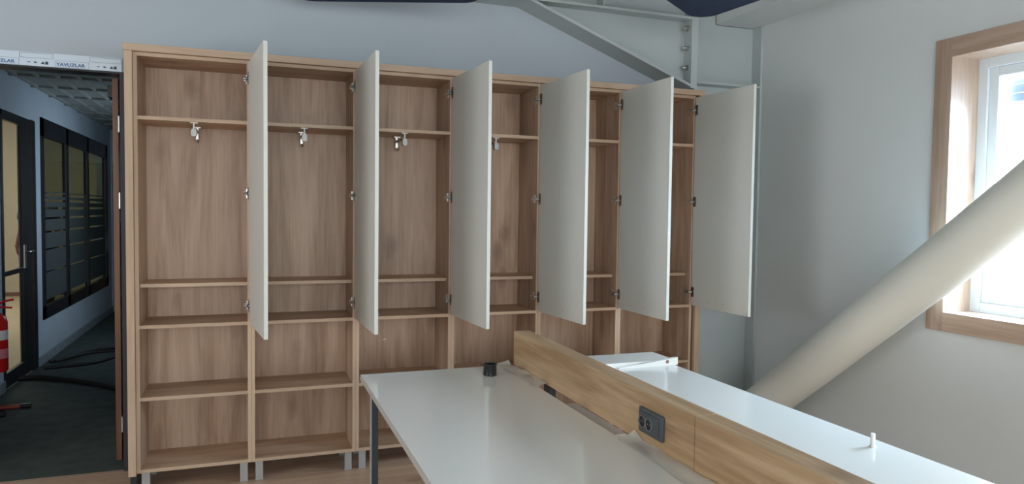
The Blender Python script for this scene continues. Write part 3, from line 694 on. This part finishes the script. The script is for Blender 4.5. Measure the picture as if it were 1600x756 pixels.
cables = [[(-1.22, 3.62, .016), (-1.1, 3.75, .016), (-0.96, 4.1, .016), (-0.72, 4.22, .016), (-0.3, 4.5, .016), (0.1, 4.7, .016)],
          [(-1.2, 3.34, .016), (-0.98, 3.40, .016), (-0.8, 3.5, .016), (-0.6, 3.85, .016), (-0.3, 4.0, .016), (0.1, 3.9, .016)],
          [(-1.15, 3.5, .040), (-0.95, 3.85, .035), (-0.75, 3.95, .03), (-0.5, 3.9, .04), (-0.1, 4.1, .04)]]
for k, (c, lb) in enumerate(zip(cables, ['farthest black cable across the corridor floor below the glazed partition', 'nearest black cable of the tangle below the glazed partition', 'black cable looped over the two others in the corridor tangle'])):
    tag(MB().tube(spline(c), 0.015, 10).obj('floor_cable', M_hose, at=(-0.6, 3.9, 0), smooth=True), lb, 'cable', 'cables on the corridor floor')
tl = thing('red_bar', (-1.0, 1.97, 0), 'dark red bar with a black tip lying on the corridor floor', 'bar')
MB().tube([(-1.27, 1.96, 0.018), (-1.02, 1.968, 0.018)], 0.016, 12).obj('shaft', M_redtool, parent=tl, smooth=True)
MB().tube([(-1.02, 1.968, 0.018), (-0.955, 1.97, 0.018)], 0.018, 12).obj('tip', M_black, parent=tl, smooth=True)
tag(MB().tube([(-1.27, 1.77, 0.018), (-1.055, 1.765, 0.018)], 0.018, 12).obj('black_bar', M_black, at=(-1.15, 1.77, 0), smooth=True), 'short black bar on the corridor floor in front of the dark red bar', 'bar')

# ------------------------------------------------------------------ person in the office
pc = Vector((-2.13, 7.12, 0))
pe = thing('person', pc, 'person in dark clothes with a wristband, mostly hidden behind the black office door frame', 'person')
def skin(name, verts, edges, radii, mat, parent, sub=2, root=0):
    me = bpy.data.meshes.new(name); me.from_pydata(verts, edges, []); me.materials.append(mat)
    o = bpy.data.objects.new(name, me); COL.objects.link(o); o.parent = parent
    o.modifiers.new('skin', 'SKIN'); 
    sv = me.skin_vertices[0].data if me.skin_vertices else None
    if sv is None:
        me.attributes.new('skin', 'FLOAT', 'POINT')
    for i, rr in enumerate(radii):
        me.skin_vertices[0].data[i].radius = (rr if isinstance(rr, tuple) else (rr, rr)); me.skin_vertices[0].data[i].use_root = (i == root)
    s = o.modifiers.new('sub', 'SUBSURF'); s.levels = sub; s.render_levels = sub
    for p in me.polygons: p.use_smooth = True
    return o
# body (skin): torso, neck, head, arms, legs; person faces away, bare left arm seen
V = [(0, 0, .95), (0, .01, 1.12), (0, 0, 1.30), (0, 0, 1.42), (0, 0, 1.50), (0, .01, 1.56), (0, .015, 1.64), (0, .01, 1.72),      # 0-7 spine to crown
     (-.17, 0, 1.41), (-.195, -.01, 1.16), (-.265, .05, .93), (-.270, .06, .885),             # left arm 8-11 wrist, palm
     (.17, 0, 1.41), (.215, -.01, 1.16), (.20, .05, .93), (.195, .06, .885),                  # 12-15
     (-.09, 0, .90), (-.10, .01, .50), (-.105, -.01, .09), (-.11, .09, .04),
     (.09, 0, .90), (.10, .01, .50), (.105, -.01, .09), (.11, .09, .04)]
E_ = [(0, 1), (1, 2), (2, 3), (3, 4), (4, 5), (5, 6), (6, 7), (3, 8), (8, 9), (9, 10), (10, 11), (3, 12), (12, 13), (13, 14), (14, 15), (0, 16), (16, 17), (17, 18), (18, 19), (0, 20), (20, 21), (21, 22), (22, 23)]
Rr = [(.15, .10), (.135, .095), (.15, .105), (.12, .08), .052, (.066, .08), (.076, .092), (.055, .065), .056, .040, .027, (.018, .036),
      .056, .040, .027, (.018, .036), .08, .055, .04, .035, .08, .055, .04, .035]
# fingers
def fingers(base, sx, idx):
    for q, (dy, ln) in enumerate(((-.026, .062), (-.009, .072), (.009, .068), (.025, .055))):
        a = len(V); V.extend([(base[0]+sx*.002, base[1]+dy, base[2]-.03), (base[0]+sx*.010, base[1]+dy*1.1+.006, base[2]-.03-ln*.55), (base[0]+sx*.028, base[1]+dy+.012, base[2]-.03-ln*.95)])
        E_.extend([(idx, a), (a, a+1), (a+1, a+2)]); Rr.extend([.0105, .0095, .008])
    a = len(V); V.extend([(base[0]+sx*.012, base[1]+.040, base[2]-.005), (base[0]+sx*.022, base[1]+.052, base[2]-.04)])
    E_.extend([(idx, a), (a, a+1)]); Rr.extend([.011, .009])
fingers(V[11], 1, 11); fingers(V[15], -1, 15)
body = skin('body', V, E_, Rr, M_skin, pe)
# clothes
sh_v = [(0, 0, .93), (0, .01, 1.12), (0, 0, 1.30), (0, 0, 1.425), (-.17, 0, 1.415), (-.20, -.004, 1.25), (.17, 0, 1.415), (.20, -.004, 1.25)]
skin('shirt', sh_v, [(0, 1), (1, 2), (2, 3), (3, 4), (4, 5), (3, 6), (6, 7)], [(.175, .125), (.155, .115), (.17, .125), (.135, .09), .075, .058, .075, .058], M_shirt, pe)
tr_v = [(0, 0, .97), (-.09, 0, .88), (-.10, .01, .50), (-.105, -.01, .10), (.09, 0, .88), (.10, .01, .50), (.105, -.01, .10)]
skin('trousers', tr_v, [(0, 1), (1, 2), (2, 3), (0, 4), (4, 5), (5, 6)], [(.17, .12), .105, .08, .065, .105, .08, .065], M_trousers, pe)
skin('shoes', [(-.105, -.03, .045), (-.11, .14, .035)], [(0, 1)], [.05, .04], M_black, pe)
skin('shoes', [(.105, -.03, .045), (.11, .14, .035)], [(0, 1)], [.05, .04], M_black, pe)
skin('hair', [(0, -.02, 1.64), (0, -.012, 1.72)], [(0, 1)], [(.085, .085), (.07, .08)], M_hair, pe)
hb = MB(); hb.lathe((pc.x, pc.y, 0), [(0.0, 0), (0.0, 0.001)], 3); hb.bm.clear()
hb.lathe((pc.x-.0265, pc.y+.118, 1.645), [(0.009, -0.006), (0.009, 0.006)], 10, 'y').lathe((pc.x+.0265, pc.y+.118, 1.645), [(0.009, -0.006), (0.009, 0.006)], 10, 'y')
hb.obj('eyes', M_label, parent=pe)
MB().prism([(pc.y+.11, 1.645), (pc.y+.145, 1.605), (pc.y+.11, 1.60)], 'x', pc.x-.010, pc.x+.010).obj('nose', M_skin, parent=pe, bevel=0.004)
MB().box(pc.x-.022, pc.x+.022, pc.y+.105, pc.y+.118, 1.573, 1.580).obj('mouth', M_brown, parent=pe)
for s_ in (-1, 1): MB().lathe((pc.x+s_*.082, pc.y+.01, 1.635), [(0.012, -0.006), (0.028, 0.0), (0.012, 0.006)], 14, 'x').obj('ear', M_skin, parent=pe)
MB().lathe((pc.x-.264, pc.y+.053, .925), [(0.026, -0.008), (0.033, -0.006), (0.033, 0.006), (0.026, 0.008)], 18).obj('wristband', M_chrome, parent=pe)
